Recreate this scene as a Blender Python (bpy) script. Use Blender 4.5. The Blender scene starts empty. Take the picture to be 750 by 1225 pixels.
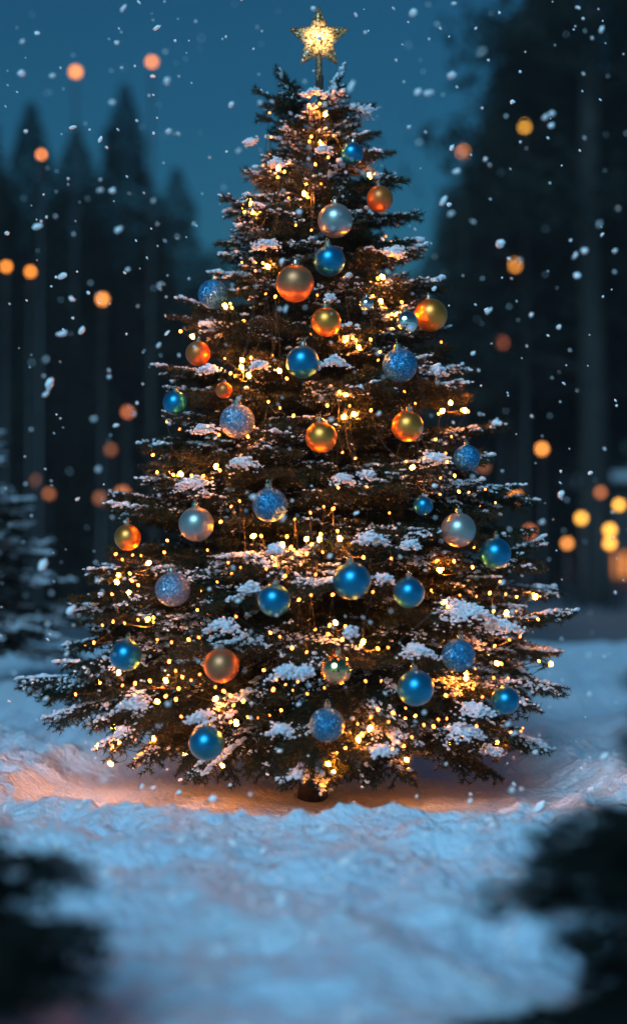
import bpy, math, random
import numpy as np
from mathutils import Vector
random.seed(7)
R_ = np.random.RandomState(11)
sc = bpy.context.scene
COL = sc.collection
PI = math.pi

# ------------------------------------------------------------------ camera geometry
F = 1786.0
CAM = np.array([0.0, -5.0, 0.756])
PITCH = math.atan(47.5 / F)
def P(px, py, Y):
    """world point on the vertical plane y=Y seen at photo pixel px,py"""
    f = np.array([0, math.cos(PITCH), math.sin(PITCH)]); u = np.array([0, -math.sin(PITCH), math.cos(PITCH)])
    d = f + np.array([1, 0, 0]) * (px - 375) / F - u * (py - 612.5) / F
    t = (Y - CAM[1]) / d[1]
    return CAM + d * t
def proj(p):
    q = p - CAM
    f = np.array([0, math.cos(PITCH), math.sin(PITCH)]); u = np.array([0, -math.sin(PITCH), math.cos(PITCH)])
    dz = q @ f
    return 375 + F * q[..., 0] / dz, 612.5 - F * (q @ u) / dz, dz

# ------------------------------------------------------------------ object helpers
def mesh_np(name, V, Fc, mi=None, mats=(), parent=None, origin=None, smooth=False):
    V = np.asarray(V, dtype=np.float32).reshape(-1, 3); Fc = np.asarray(Fc, dtype=np.int32)
    n = Fc.shape[1]
    if origin is not None: V = V - np.asarray(origin, dtype=np.float32)
    me = bpy.data.meshes.new(name)
    me.vertices.add(len(V)); me.vertices.foreach_set('co', V.ravel())
    me.loops.add(len(Fc) * n); me.loops.foreach_set('vertex_index', Fc.ravel())
    me.polygons.add(len(Fc)); me.polygons.foreach_set('loop_start', np.arange(0, len(Fc) * n, n, dtype=np.int32))
    try: me.polygons.foreach_set('loop_total', np.full(len(Fc), n, dtype=np.int32))
    except Exception: pass
    for m in mats: me.materials.append(m)
    if mi is not None: me.polygons.foreach_set('material_index', np.asarray(mi, dtype=np.int32))
    me.polygons.foreach_set('use_smooth', np.full(len(Fc), smooth, dtype=bool))
    me.update(calc_edges=True)
    o = bpy.data.objects.new(name, me); COL.objects.link(o)
    if origin is not None: o.location = origin
    if parent is not None: o.parent = parent
    return o
def tag(o, label=None, cat=None, group=None, kind=None):
    if label: o['label'] = label
    if cat: o['category'] = cat
    if group: o['group'] = group
    if kind: o['kind'] = kind
    return o
def empty(name, loc=(0, 0, 0)):
    e = bpy.data.objects.new(name, None); e.empty_display_size = .05
    COL.objects.link(e); e.location = loc
    return e
class Acc:
    def __init__(s): s.V = []; s.F = []; s.M = []; s.n = 0
    def add(s, V, Fc, m=0):
        if len(V) == 0: return
        s.V.append(np.asarray(V, float)); s.F.append(np.asarray(Fc) + s.n); s.M.append(np.full(len(Fc), m)); s.n += len(V)
    def get(s): return np.concatenate(s.V), np.concatenate(s.F), np.concatenate(s.M)

def ico(sub):
    t = (1 + 5 ** .5) / 2
    v = [(-1, t, 0), (1, t, 0), (-1, -t, 0), (1, -t, 0), (0, -1, t), (0, 1, t), (0, -1, -t), (0, 1, -t), (t, 0, -1), (t, 0, 1), (-t, 0, -1), (-t, 0, 1)]
    f = [(0, 11, 5), (0, 5, 1), (0, 1, 7), (0, 7, 10), (0, 10, 11), (1, 5, 9), (5, 11, 4), (11, 10, 2), (10, 7, 6), (7, 1, 8), (3, 9, 4), (3, 4, 2), (3, 2, 6), (3, 6, 8), (3, 8, 9), (4, 9, 5), (2, 4, 11), (6, 2, 10), (8, 6, 7), (9, 8, 1)]
    v = [np.array(a, float) / np.linalg.norm(a) for a in v]
    for _ in range(sub):
        c = {}; nf = []
        def mid(a, b):
            k = (min(a, b), max(a, b))
            if k not in c:
                m = v[a] + v[b]; v.append(m / np.linalg.norm(m)); c[k] = len(v) - 1
            return c[k]
        for a, b, d in f:
            x, y, z = mid(a, b), mid(b, d), mid(d, a)
            nf += [(a, x, z), (b, y, x), (d, z, y), (x, y, z)]
        f = nf
    return np.array(v), np.array(f)
ICO = [ico(i) for i in range(4)]

def tubes(P0, P1, r0, r1, k=4):
    """many tapered prisms as triangles"""
    P0 = np.asarray(P0, float).reshape(-1, 3); P1 = np.asarray(P1, float).reshape(-1, 3)
    n = len(P0)
    r0 = np.broadcast_to(np.asarray(r0, float), (n,)); r1 = np.broadcast_to(np.asarray(r1, float), (n,))
    d = P1 - P0; d /= np.linalg.norm(d, axis=1)[:, None] + 1e-9
    ref = np.where(np.abs(d[:, 2:3]) > .9, np.array([[1., 0, 0]]), np.array([[0, 0, 1.]]))
    a = np.cross(d, ref); a /= np.linalg.norm(a, axis=1)[:, None] + 1e-9
    b = np.cross(d, a)
    V = np.zeros((n, 2 * k, 3))
    for i in range(k):
        w = a * math.cos(2 * PI * i / k) + b * math.sin(2 * PI * i / k)
        V[:, i] = P0 + w * r0[:, None]; V[:, k + i] = P1 + w * r1[:, None]
    f = []
    for i in range(k):
        j = (i + 1) % k; f += [(i, j, k + j), (i, k + j, k + i)]
    Fc = (np.array(f)[None] + (np.arange(n) * 2 * k)[:, None, None]).reshape(-1, 3)
    return V.reshape(-1, 3), Fc
def polytube(pts, r, k=6):
    """one continuous tube along points, radius scalar or list, capped"""
    pts = np.asarray(pts, float); n = len(pts); r = np.broadcast_to(np.asarray(r, float), (n,))
    t = np.gradient(pts, axis=0); t /= np.linalg.norm(t, axis=1)[:, None] + 1e-9
    V = np.zeros((n, k, 3))
    for i in range(n):
        ref = np.array([1., 0, 0]) if abs(t[i, 2]) > .8 else np.array([0, 0, 1.])
        a = np.cross(t[i], ref); a /= np.linalg.norm(a); b = np.cross(t[i], a)
        for j in range(k): V[i, j] = pts[i] + (a * math.cos(2 * PI * j / k) + b * math.sin(2 * PI * j / k)) * r[i]
    f = []
    for i in range(n - 1):
        for j in range(k):
            q = (j + 1) % k
            f += [(i * k + j, i * k + q, (i + 1) * k + q), (i * k + j, (i + 1) * k + q, (i + 1) * k + j)]
    for j in range(1, k - 1):
        f += [(0, j + 1, j), ((n - 1) * k, (n - 1) * k + j, (n - 1) * k + j + 1)]
    return V.reshape(-1, 3), np.array(f)
def blobs(C, S, rough=.2, sub=1, axis=None, rs=R_):
    """lumpy blobs at C (n,3) with radii S (n,3); axis: direction each is elongated along x"""
    v, f = ICO[sub]; n = len(C)
    rad = 1 + rough * rs.uniform(-1, 1, (n, len(v), 1))
    V = v[None] * rad * np.asarray(S)[:, None, :]
    if axis is not None:
        ax = axis / (np.linalg.norm(axis, axis=1)[:, None] + 1e-9)
        side = np.cross(np.array([[0, 0, 1.]]), ax); side /= np.linalg.norm(side, axis=1)[:, None] + 1e-9
        up = np.cross(ax, side)
        V = V[:, :, 0:1] * ax[:, None] + V[:, :, 1:2] * side[:, None] + V[:, :, 2:3] * up[:, None]
    V = V + np.asarray(C)[:, None]
    Fc = (f[None] + (np.arange(n) * len(v))[:, None, None]).reshape(-1, 3)
    return V.reshape(-1, 3), Fc
def lathe(prof, k=24, c=(0, 0, 0)):
    V = []; f = []; n = len(prof)
    for r, z in prof:
        for j in range(k): V.append((c[0] + r * math.cos(2 * PI * j / k), c[1] + r * math.sin(2 * PI * j / k), c[2] + z))
    for i in range(n - 1):
        for j in range(k):
            q = (j + 1) % k
            f += [(i * k + j, i * k + q, (i + 1) * k + q), (i * k + j, (i + 1) * k + q, (i + 1) * k + j)]
    return np.array(V), np.array(f)

# ------------------------------------------------------------------ noise
LAT = np.random.RandomState(3).uniform(-1, 1, (256, 256))
def vn(x, y):
    xi = np.floor(x).astype(int); yi = np.floor(y).astype(int); fx = x - xi; fy = y - yi
    fx = fx * fx * fx * (fx * (fx * 6 - 15) + 10); fy = fy * fy * fy * (fy * (fy * 6 - 15) + 10)
    a = LAT[xi % 256, yi % 256]; b = LAT[(xi + 1) % 256, yi % 256]; c = LAT[xi % 256, (yi + 1) % 256]; d = LAT[(xi + 1) % 256, (yi + 1) % 256]
    return (a * (1 - fx) + b * fx) * (1 - fy) + (c * (1 - fx) + d * fx) * fy
def fbm(x, y, s, o=4, g=.5):
    r = 0; a = 1
    for i in range(o):
        r = r + a * vn(x / s + 17.3 * i, y / s + 9.1 * i); s *= .5; a *= g
    return r
def ss(a, b, x):
    t = np.clip((x - a) / (b - a), 0, 1); return t * t * (3 - 2 * t)

# ------------------------------------------------------------------ materials
def mat(name):
    m = bpy.data.materials.new(name); m.use_nodes = True
    return m, m.node_tree, m.node_tree.nodes['Principled BSDF']
def nd(t, typ, **k):
    n = t.nodes.new(typ)
    for a, v in k.items():
        if a in n.inputs: n.inputs[a].default_value = v
        else: setattr(n, a, v)
    return n
def noise_mat(name, c1, c2, scale, rough=.7, bump=0, bscale=None, metallic=0, spec=.5, detail=4, coord='Object', bdist=.01):
    m, t, b = mat(name)
    tc = nd(t, 'ShaderNodeTexCoord'); n = nd(t, 'ShaderNodeTexNoise'); n.inputs['Scale'].default_value = scale; n.inputs['Detail'].default_value = detail
    t.links.new(tc.outputs[coord], n.inputs['Vector'])
    cr = nd(t, 'ShaderNodeValToRGB'); cr.color_ramp.elements[0].position = .35; cr.color_ramp.elements[1].position = .65
    cr.color_ramp.elements[0].color = (*c1, 1); cr.color_ramp.elements[1].color = (*c2, 1)
    t.links.new(n.outputs['Fac'], cr.inputs[0]); t.links.new(cr.outputs[0], b.inputs['Base Color'])
    b.inputs['Roughness'].default_value = rough; b.inputs['Metallic'].default_value = metallic
    b.inputs['Specular IOR Level'].default_value = spec
    if bump:
        n2 = nd(t, 'ShaderNodeTexNoise'); n2.inputs['Scale'].default_value = bscale or scale * 3; n2.inputs['Detail'].default_value = 5
        t.links.new(tc.outputs[coord], n2.inputs['Vector'])
        bp = nd(t, 'ShaderNodeBump'); bp.inputs['Strength'].default_value = bump; bp.inputs['Distance'].default_value = bdist
        t.links.new(n2.outputs['Fac'], bp.inputs['Height']); t.links.new(bp.outputs[0], b.inputs['Normal'])
    return m
M = {}
M['needle'] = noise_mat('spruce_needles', (.005, .017, .007), (.018, .034, .012), 9, rough=.55, spec=.3)
M['needle_bg'] = noise_mat('distant_needles', (.006, .010, .009), (.015, .022, .018), 2, rough=.8, spec=.1)
M['bark'] = noise_mat('spruce_bark', (.015, .011, .009), (.05, .036, .026), 30, rough=.85, bump=.8, bscale=60)
M['bark_bg'] = noise_mat('dark_bark', (.006, .006, .006), (.016, .014, .012), 4, rough=.9)
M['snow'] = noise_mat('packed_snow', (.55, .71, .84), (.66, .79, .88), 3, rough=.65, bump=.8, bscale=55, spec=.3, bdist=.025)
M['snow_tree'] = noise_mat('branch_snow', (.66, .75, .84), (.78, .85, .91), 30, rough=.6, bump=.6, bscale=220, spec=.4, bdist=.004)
M['flake'] = noise_mat('snowflake_ice', (.95, .96, .97), (.99, .99, 1), 30, rough=.4, spec=.8)
M['road'] = noise_mat('slushy_road', (.05, .07, .09), (.16, .20, .24), .35, rough=.5)
M['wire'] = noise_mat('green_wire', (.01, .02, .012), (.02, .03, .02), 30, rough=.5)
M['metal_dark'] = noise_mat('dark_painted_metal', (.015, .016, .018), (.03, .032, .036), 8, rough=.5)
M['wall_dark'] = noise_mat('dark_render_wall', (.05, .06, .07), (.08, .09, .10), 1.2, rough=.8)

def bauble_mat(name, col, rough=.3, metal=.85, glit=0, coat=.0):
    m, t, b = mat(name)
    tc = nd(t, 'ShaderNodeTexCoord')
    b.inputs['Metallic'].default_value = metal; b.inputs['Roughness'].default_value = rough
    b.inputs['Coat Weight'].default_value = coat; b.inputs['Coat Roughness'].default_value = .08
    if glit:
        v = nd(t, 'ShaderNodeTexVoronoi'); v.inputs['Scale'].default_value = 330
        t.links.new(tc.outputs['Object'], v.inputs['Vector'])
        sep = nd(t, 'ShaderNodeSeparateColor'); t.links.new(v.outputs['Color'], sep.inputs[0])
        cr = nd(t, 'ShaderNodeValToRGB'); e = cr.color_ramp.elements
        e[0].position = .72; e[0].color = (*[c * .75 for c in col], 1); e[1].position = .97; e[1].color = (*[min(1, c * 1.5 + .25) for c in col], 1)
        t.links.new(sep.outputs[0], cr.inputs[0]); t.links.new(cr.outputs[0], b.inputs['Base Color'])
        # every grain of glitter faces its own way
        g = nd(t, 'ShaderNodeNewGeometry')
        sub = nd(t, 'ShaderNodeVectorMath', operation='SUBTRACT'); t.links.new(v.outputs['Color'], sub.inputs[0]); sub.inputs[1].default_value = (.5, .5, .5)
        sc_ = nd(t, 'ShaderNodeVectorMath', operation='SCALE'); t.links.new(sub.outputs[0], sc_.inputs[0]); sc_.inputs['Scale'].default_value = glit
        ad = nd(t, 'ShaderNodeVectorMath', operation='ADD'); t.links.new(g.outputs['Normal'], ad.inputs[0]); t.links.new(sc_.outputs[0], ad.inputs[1])
        no = nd(t, 'ShaderNodeVectorMath', operation='NORMALIZE'); t.links.new(ad.outputs[0], no.inputs[0]); t.links.new(no.outputs[0], b.inputs['Normal'])
    else:
        n = nd(t, 'ShaderNodeTexNoise'); n.inputs['Scale'].default_value = 60
        t.links.new(tc.outputs['Object'], n.inputs['Vector'])
        mx = nd(t, 'ShaderNodeMix', data_type='RGBA'); mx.inputs[6].default_value = (*[c * .93 for c in col], 1); mx.inputs[7].default_value = (*[min(1, c * 1.07) for c in col], 1)
        t.links.new(n.outputs['Fac'], mx.inputs[0]); t.links.new(mx.outputs[2], b.inputs['Base Color'])
        mr = nd(t, 'ShaderNodeMapRange'); mr.inputs[3].default_value = rough * .85; mr.inputs[4].default_value = rough * 1.2
        t.links.new(n.outputs['Fac'], mr.inputs[0]); t.links.new(mr.outputs[0], b.inputs['Roughness'])
    return m
M['blue'] = bauble_mat('satin_blue', (.004, .23, .43), .34, .85, coat=.18)
M['blueg'] = bauble_mat('glitter_blue', (.006, .21, .43), .33, .6, glit=.95)
M['silver'] = bauble_mat('satin_champagne_silver', (.36, .40, .38), .34, .75)
M['silverg'] = bauble_mat('glitter_silver_blue', (.20, .30, .44), .38, .6, glit=.9)
M['gold'] = bauble_mat('satin_gold', (.88, .30, .05), .36, .9, coat=.1)
M['copper'] = bauble_mat('satin_copper', (.50, .20, .085), .42, .8)
M['orange'] = bauble_mat('satin_orange', (.60, .15, .03), .36, .6)
M['chrome'] = bauble_mat('mirror_silver', (.80, .78, .74), .10, 1.0)
M['chromegold'] = bauble_mat('mirror_gold', (.95, .62, .28), .10, 1.0)
M['cap'] = bauble_mat('cap_metal', (.55, .48, .38), .25, 1.0)

def emis(name, col, st, base=(.8, .5, .2)):
    m, t, b = mat(name)
    b.inputs['Base Color'].default_value = (*base, 1); b.inputs['Emission Color'].default_value = (*col, 1); b.inputs['Emission Strength'].default_value = st
    return m
M['bulb_small'] = emis('warm_bulb_faint', (1, .25, .03), 7)
M['bulb'] = emis('warm_bulb', (1, .24, .02), 26)
M['bulb_hot'] = emis('warm_bulb_bright', (1, .22, .013), 600)

def star_mat():
    m, t, b = mat('glitter_gold_star')
    tc = nd(t, 'ShaderNodeTexCoord')
    v = nd(t, 'ShaderNodeTexVoronoi'); v.inputs['Scale'].default_value = 175; t.links.new(tc.outputs['Object'], v.inputs['Vector'])
    cr = nd(t, 'ShaderNodeValToRGB'); e = cr.color_ramp.elements
    sep = nd(t, 'ShaderNodeSeparateColor'); t.links.new(v.outputs['Color'], sep.inputs[0])
    e[0].position = .3; e[0].color = (.10, .04, .015, 1); e[1].position = .85; e[1].color = (1, .62, .28, 1)
    t.links.new(sep.outputs[0], cr.inputs[0]); t.links.new(cr.outputs[0], b.inputs['Base Color'])
    b.inputs['Metallic'].default_value = .8; b.inputs['Roughness'].default_value = .35
    # glow painted on the shell for a bulb inside: speckled, brightest at the centre
    ln = nd(t, 'ShaderNodeVectorMath', operation='LENGTH'); t.links.new(tc.outputs['Object'], ln.inputs[0])
    mr = nd(t, 'ShaderNodeMapRange'); mr.inputs[1].default_value = .006; mr.inputs[2].default_value = .075; mr.inputs[3].default_value = 1; mr.inputs[4].default_value = 0
    t.links.new(ln.outputs['Value'], mr.inputs[0])
    pw = nd(t, 'ShaderNodeMath', operation='POWER'); t.links.new(mr.outputs[0], pw.inputs[0]); pw.inputs[1].default_value = 2.6
    h = nd(t, 'ShaderNodeMapRange'); h.inputs[1].default_value = .25; h.inputs[2].default_value = .8; h.inputs[3].default_value = .02; h.inputs[4].default_value = 1
    t.links.new(sep.outputs[1], h.inputs[0])
    mu = nd(t, 'ShaderNodeMath', operation='MULTIPLY'); t.links.new(pw.outputs[0], mu.inputs[0]); t.links.new(h.outputs[0], mu.inputs[1])
    m2 = nd(t, 'ShaderNodeMath', operation='MULTIPLY'); t.links.new(mu.outputs[0], m2.inputs[0]); m2.inputs[1].default_value = 22
    t.links.new(m2.outputs[0], b.inputs['Emission Strength']); b.inputs['Emission Color'].default_value = (1, .48, .13, 1)
    bp = nd(t, 'ShaderNodeBump'); bp.inputs['Strength'].default_value = .8; bp.inputs['Distance'].default_value = .003
    t.links.new(v.outputs['Distance'], bp.inputs['Height']); t.links.new(bp.outputs[0], b.inputs['Normal'])
    return m
M['star'] = star_mat()
M['glitter_stem'] = bauble_mat('glitter_bronze', (.35, .2, .09), .4, .8, glit=.8)

# ------------------------------------------------------------------ profile of the fir
PROF_PY = [85, 120, 200, 260, 340, 400, 440, 515, 600, 690, 740, 800, 850, 900, 925]
PROF_R = [.05, .17, .24, .32, .38, .46, .53, .60, .71, .81, .87, .92, .90, .74, .5]
PZ = [P(375, y, 0)[2] for y in PROF_PY][::-1]; PR = PROF_R[::-1]
def Rz(z): return float(np.interp(z, PZ, PR))

# baubles: px, py, radius px, material, label
BAUB = [
 (421, 184, 14, 'blue', 'small blue satin bauble high on the fir, nearest under the star'),
 (454, 238, 16, 'orange', 'orange bauble half hidden on the right, near the top of the fir'),
 (401, 264, 21, 'silver', 'champagne silver bauble directly above a blue one near the treetop'),
 (394, 312, 19, 'blue', 'blue satin bauble hanging just below the topmost champagne silver one'),
 (353, 339, 23, 'copper', 'large matte copper bauble in the upper middle of the fir'),
 (255, 352, 18, 'blueg', 'glittery blue bauble sticking out at the upper left edge of the fir'),
 (390, 385, 18, 'gold', 'gold bauble just below and right of the large matte copper one'),
 (515, 377, 20, 'gold', 'gold bauble at the upper right edge beside a small mirror bauble'),
 (485, 386, 15, 'chrome', 'small mirror silver bauble beside the gold one at the upper right edge'),
 (438, 364, 9, 'chrome', 'tiny mirror silver bauble among twigs right of the large copper one'),
 (362, 433, 20, 'blue', 'blue satin bauble on the trunk line below the two upper gold and copper ones'),
 (478, 437, 21, 'blueg', 'glittery blue bauble under the small mirror silver one, upper right'),
 (237, 423, 15, 'orange', 'orange bauble tucked in the needles at the upper left edge'),
 (210, 482, 15, 'blue', 'dim blue bauble at the left edge below the tucked orange one'),
 (268, 467, 10, 'orange', 'smallest orange bauble, almost buried above the silver blue glitter one'),
 (284, 504, 21, 'silverg', 'pale blue silver glitter bauble at mid height left of centre'),
 (384, 523, 19, 'gold', 'gold bauble in the very middle of the fir'),
 (487, 510, 19, 'gold', 'gold bauble at mid height under the glittery blue one'),
 (558, 548, 16, 'blueg', 'dark blue glitter bauble at the right edge at mid height'),
 (323, 604, 21, 'blueg', 'blue glitter bauble left of centre below the mid height silver glitter one'),
 (235, 627, 21, 'silver', 'champagne silver bauble on the left between gold and blue glitter ones'),
 (153, 643, 16, 'gold', 'gold bauble at the far left edge with its lower half glowing'),
 (207, 705, 21, 'silverg', 'pale blue silver glitter bauble low on the left side'),
 (506, 605, 12, 'blue', 'smallest blue bauble, left of the lower champagne silver one'),
 (548, 634, 21, 'silver', 'champagne silver bauble on the right beside a blue satin one'),
 (592, 662, 19, 'blue', 'blue satin bauble at the right edge next to the champagne silver one'),
 (421, 695, 23, 'blue', 'largest blue satin bauble in the lower middle of the fir'),
 (328, 718, 20, 'blue', 'blue satin bauble left of the largest blue one'),
 (489, 709, 19, 'blue', 'blue satin bauble right of the largest blue one'),
 (151, 784, 19, 'blue', 'blue satin bauble at the lower left edge of the fir'),
 (265, 796, 21, 'copper', 'matte copper gold bauble low on the left side of the fir'),
 (402, 801, 19, 'chromegold', 'shiny mirror gold bauble low in the middle with bright reflections'),
 (548, 784, 20, 'blueg', 'blue glitter bauble low on the right above a satin blue one'),
 (497, 823, 22, 'blue', 'large blue satin bauble low right of centre'),
 (391, 867, 21, 'blueg', 'lowest blue glitter bauble, hanging near the trunk base'),
 (247, 889, 21, 'blue', 'lowest blue satin bauble, hanging at the left bottom of the fir'),
 (604, 838, 17, 'blue', 'dark blue bauble half covered by a snowy bough at the lower right'),
]
def surf_y(px, py, frac=1.0):
    """depth (world y) of the front face of the fir's crown at a photo pixel"""
    Y = 0.0
    for _ in range(14):
        p = P(px, py, Y); r = Rz(p[2]) * frac
        yn = -math.sqrt(max(r * r - p[0] ** 2, 0.0))
        Y = .5 * Y + .5 * yn
    return Y
BP = []
for (px, py, r, m, lab) in BAUB:
    Y = surf_y(px, py, .93)
    Y = max(Y, -.80)
    p = P(px, py, Y); d = Y + 5
    BP.append((p, r / F * d))
BC = np.array([b[0] for b in BP]); BR = np.array([b[1] for b in BP])
BPX = np.array([[b[0], b[1], b[2]] for b in BAUB], float)

# ------------------------------------------------------------------ branch generator
def rot_to(d, side, up, a, s):
    return d * math.cos(a) + side * math.sin(a) * s
def gen_branch(base, az, L, e0, e1, rs, nd_m=620, sp=.034, snow=.5, nl=.020, sub=True, droop=.12, nw=.0013, latk=.42):
    """spruce bough: wood segments, needles, snow lumps. e0/e1 elevation at base/tip"""
    n = max(6, int(L / .035)); t = np.linspace(0, 1, n)
    el = e0 + (e1 - e0) * t + rs.normal(0, .03, n).cumsum() * .6
    aw = az + rs.normal(0, .035, n).cumsum()
    st = L / (n - 1)
    D = np.stack([np.cos(el) * np.cos(aw), np.cos(el) * np.sin(aw), np.sin(el)], 1)
    pts = np.vstack([base, base + np.cumsum(D[:-1] * st, axis=0)])
    S0 = [pts[:-1]]; S1 = [pts[1:]]; SR = [np.linspace(.008 * (L + .3), .0018, n - 1)]; SK = [np.zeros(n - 1)]
    tw0 = []; tw1 = []; twr = []
    nlat = max(3, int(L * .93 / sp)); sgn = 1
    for i in range(nlat):
        tt = .10 + .88 * (i + rs.uniform(-.3, .3)) / nlat; tt = min(max(tt, .05), .985)
        k = tt * (n - 1); i0 = int(k); fr = k - i0; i1 = min(i0 + 1, n - 1)
        p = pts[i0] * (1 - fr) + pts[i1] * fr; d = D[i0]
        side = np.cross(d, [0, 0, 1.]); side /= np.linalg.norm(side) + 1e-9
        for s in (1, -1):
            if rs.rand() < .08: continue
            ll = L * latk * (1 - tt) ** .75 * min(1, .45 + tt / .4) * rs.uniform(.7, 1.15) + .025
            a = math.radians(rs.uniform(42, 62))
            ld = rot_to(d, side, None, a, s) + np.array([0, 0, rs.normal(-droop * .5, .10)])
            ld /= np.linalg.norm(ld)
            m = max(2, int(ll / .03)); q = p.copy(); dd = ld.copy()
            for j in range(m):
                dd = dd + np.array([0, 0, -droop * .35 / m * 2]) + rs.normal(0, .05, 3) + d * .04; dd /= np.linalg.norm(dd)
                q2 = q + dd * ll / m
                tw0.append(q); tw1.append(q2); twr.append(.0028 - .0015 * j / m)
                if sub and ll > .07 and j < m - 1 + 1:
                    for s2 in (1, -1):
                        if rs.rand() < .12: continue
                        sd = np.cross(dd, [0, 0, 1.]); sd /= np.linalg.norm(sd) + 1e-9
                        l2 = (.018 + .38 * ll * (1 - (j + .3) / m)) * rs.uniform(.6, 1.15)
                        d2 = dd * .68 + sd * .72 * s2 + np.array([0, 0, rs.normal(-droop * .6, .16)]); d2 /= np.linalg.norm(d2)
                        tw0.append(q2); tw1.append(q2 + d2 * l2); twr.append(.0013)
                q = q2
    if tw0:
        S0.append(np.array(tw0)); S1.append(np.array(tw1)); SR.append(np.array(twr)); SK.append(np.ones(len(tw0)))
    S0 = np.concatenate(S0); S1 = np.concatenate(S1); SR = np.concatenate(SR)
    ln = np.linalg.norm(S1 - S0, axis=1)
    # needles
    cnt = rs.poisson(ln * nd_m); idx = np.repeat(np.arange(len(ln)), cnt); N = len(idx)
    u = rs.rand(N, 1); b = S0[idx] * (1 - u) + S1[idx] * u
    ax = (S1 - S0) / (ln[:, None] + 1e-9); ax = ax[idx]
    rnd = rs.normal(0, 1, (N, 3)); rnd[:, 2] += .35
    perp = rnd - (rnd * ax).sum(1)[:, None] * ax; perp /= np.linalg.norm(perp, axis=1)[:, None] + 1e-9
    ang = rs.uniform(.55, 1.15, (N, 1))
    nv = ax * np.cos(ang) + perp * np.sin(ang)
    nlen = nl * rs.uniform(.65, 1.15, (N, 1))
    tip = b + nv * nlen
    w = np.cross(nv, rs.normal(0, 1, (N, 3))); w /= np.linalg.norm(w, axis=1)[:, None] + 1e-9
    w *= nw
    # snow
    C = []; S = []; A = []
    if snow > 0:
        f1 = rs.uniform(0, 50)
        mid = (S0 + S1) / 2
        dens = vn(mid[:, 0] / .09 + f1, mid[:, 1] / .09 + mid[:, 2] / .07) * .5 + .5
        far = np.linalg.norm(mid - pts[0], axis=1) / max(L, .01)
        pr = np.clip((dens - (1 - snow)) * 2.6, 0, 1) * np.clip(.35 + far, 0, 1)
        nm = len(pts) - 1
        lam = ln / .0055 * pr
        if snow > .4: lam[:nm] = lam[:nm] * 2 + ln[:nm] / .004 * (far[:nm] > .35) * (dens[:nm] > .35)
        c = rs.poisson(lam); id2 = np.repeat(np.arange(len(ln)), c); K = len(id2)
        if K:
            uu = rs.rand(K, 1); q = S0[id2] * (1 - uu) + S1[id2] * uu
            sz = rs.uniform(.0022, .0055, K) * (1 + .8 * dens[id2] * (rs.rand(K) < .2))
            sz = sz * np.where(id2 < nm, 1.45, 1.0)
            q = q + rs.normal(0, .0055, (K, 3)) * [1, 1, .35] + np.array([0, 0, 1]) * (.004 + sz[:, None] * .35)
            C.append(q); S.append(np.stack([sz * rs.uniform(1.0, 1.5, K), sz * rs.uniform(.9, 1.3, K), sz * rs.uniform(.5, .8, K)], 1)); A.append((S1 - S0)[id2])
    res = dict(S0=S0, S1=S1, SR=SR, b=b, tip=tip, w=w, pts=pts)
    if C: res['snow'] = (np.concatenate(C), np.concatenate(S), np.concatenate(A))
    return res
def cull(res, mode=True):
    """clear twigs away from the baubles so that they hang free"""
    def keep(pt, infront=True):
        k = np.ones(len(pt), bool)
        px, py, dz = proj(pt)
        if len(pt) == 0: return k
        for i in range(len(BC)):
            if BPX[i, 0] < px.min() - 40 or BPX[i, 0] > px.max() + 40 or BPX[i, 1] < py.min() - 40 or BPX[i, 1] > py.max() + 40: continue
            d = np.linalg.norm(pt - BC[i], axis=1) < BR[i] * 1.03
            fr = (np.hypot(px - BPX[i, 0], py - BPX[i, 1]) < BPX[i, 2] * 1.0) & (dz < BC[i][1] + 5)
            k &= ~(d | (fr & infront))
        return k
    k = keep(res['tip']) & keep(res['b'])
    res['b'] = res['b'][k]; res['tip'] = res['tip'][k]; res['w'] = res['w'][k]
    k = keep(res['S0']) & keep(res['S1']); k[:len(res['pts']) - 1] |= False
    res['S0'] = res['S0'][k]; res['S1'] = res['S1'][k]; res['SR'] = res['SR'][k]
    if 'snow' in res:
        k = keep(res['snow'][0]); res['snow'] = tuple(a[k] for a in res['snow'])
    return res
def add_branch(acc, sacc, r, rs, sub=0):
    if len(r['S0']): acc.add(*tubes(r['S0'], r['S1'], r['SR'], r['SR'] * .8, 4), 1)
    N = len(r['b'])
    if N:
        V = np.stack([r['b'] - r['w'], r['b'] + r['w'], r['tip'] + r['w'] * .35], 1).reshape(-1, 3)
        acc.add(V, np.arange(3 * N).reshape(-1, 3), 0)
    if 'snow' in r and len(r['snow'][0]): sacc.add(*blobs(r['snow'][0], r['snow'][1], .22, sub, r['snow'][2], rs), 0)

# ------------------------------------------------------------------ the decorated fir
fir = empty('christmas_tree', (0, 0, -.05))
tag(fir, 'snow dusted fir decorated with baubles and warm lights in the middle', 'christmas tree')
FIRLOC = np.array([0, 0, -.05])
tz = np.linspace(-.08, P(381, 92, 0)[2], 40)
tp = np.stack([.012 * np.sin(tz * 3) + .017 * tz / 2.4, .01 * np.cos(tz * 4), tz], 1)
tr = .052 * (1 - (tz + .08) / 2.75) ** .9 + .004; tr *= .8; tr[0] *= 1.2; tr[1] *= 1.1
V, f = polytube(tp, tr, 14)
mesh_np('trunk', V, f, mats=[M['bark']], parent=fir, origin=None, smooth=True).location = -FIRLOC

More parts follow.
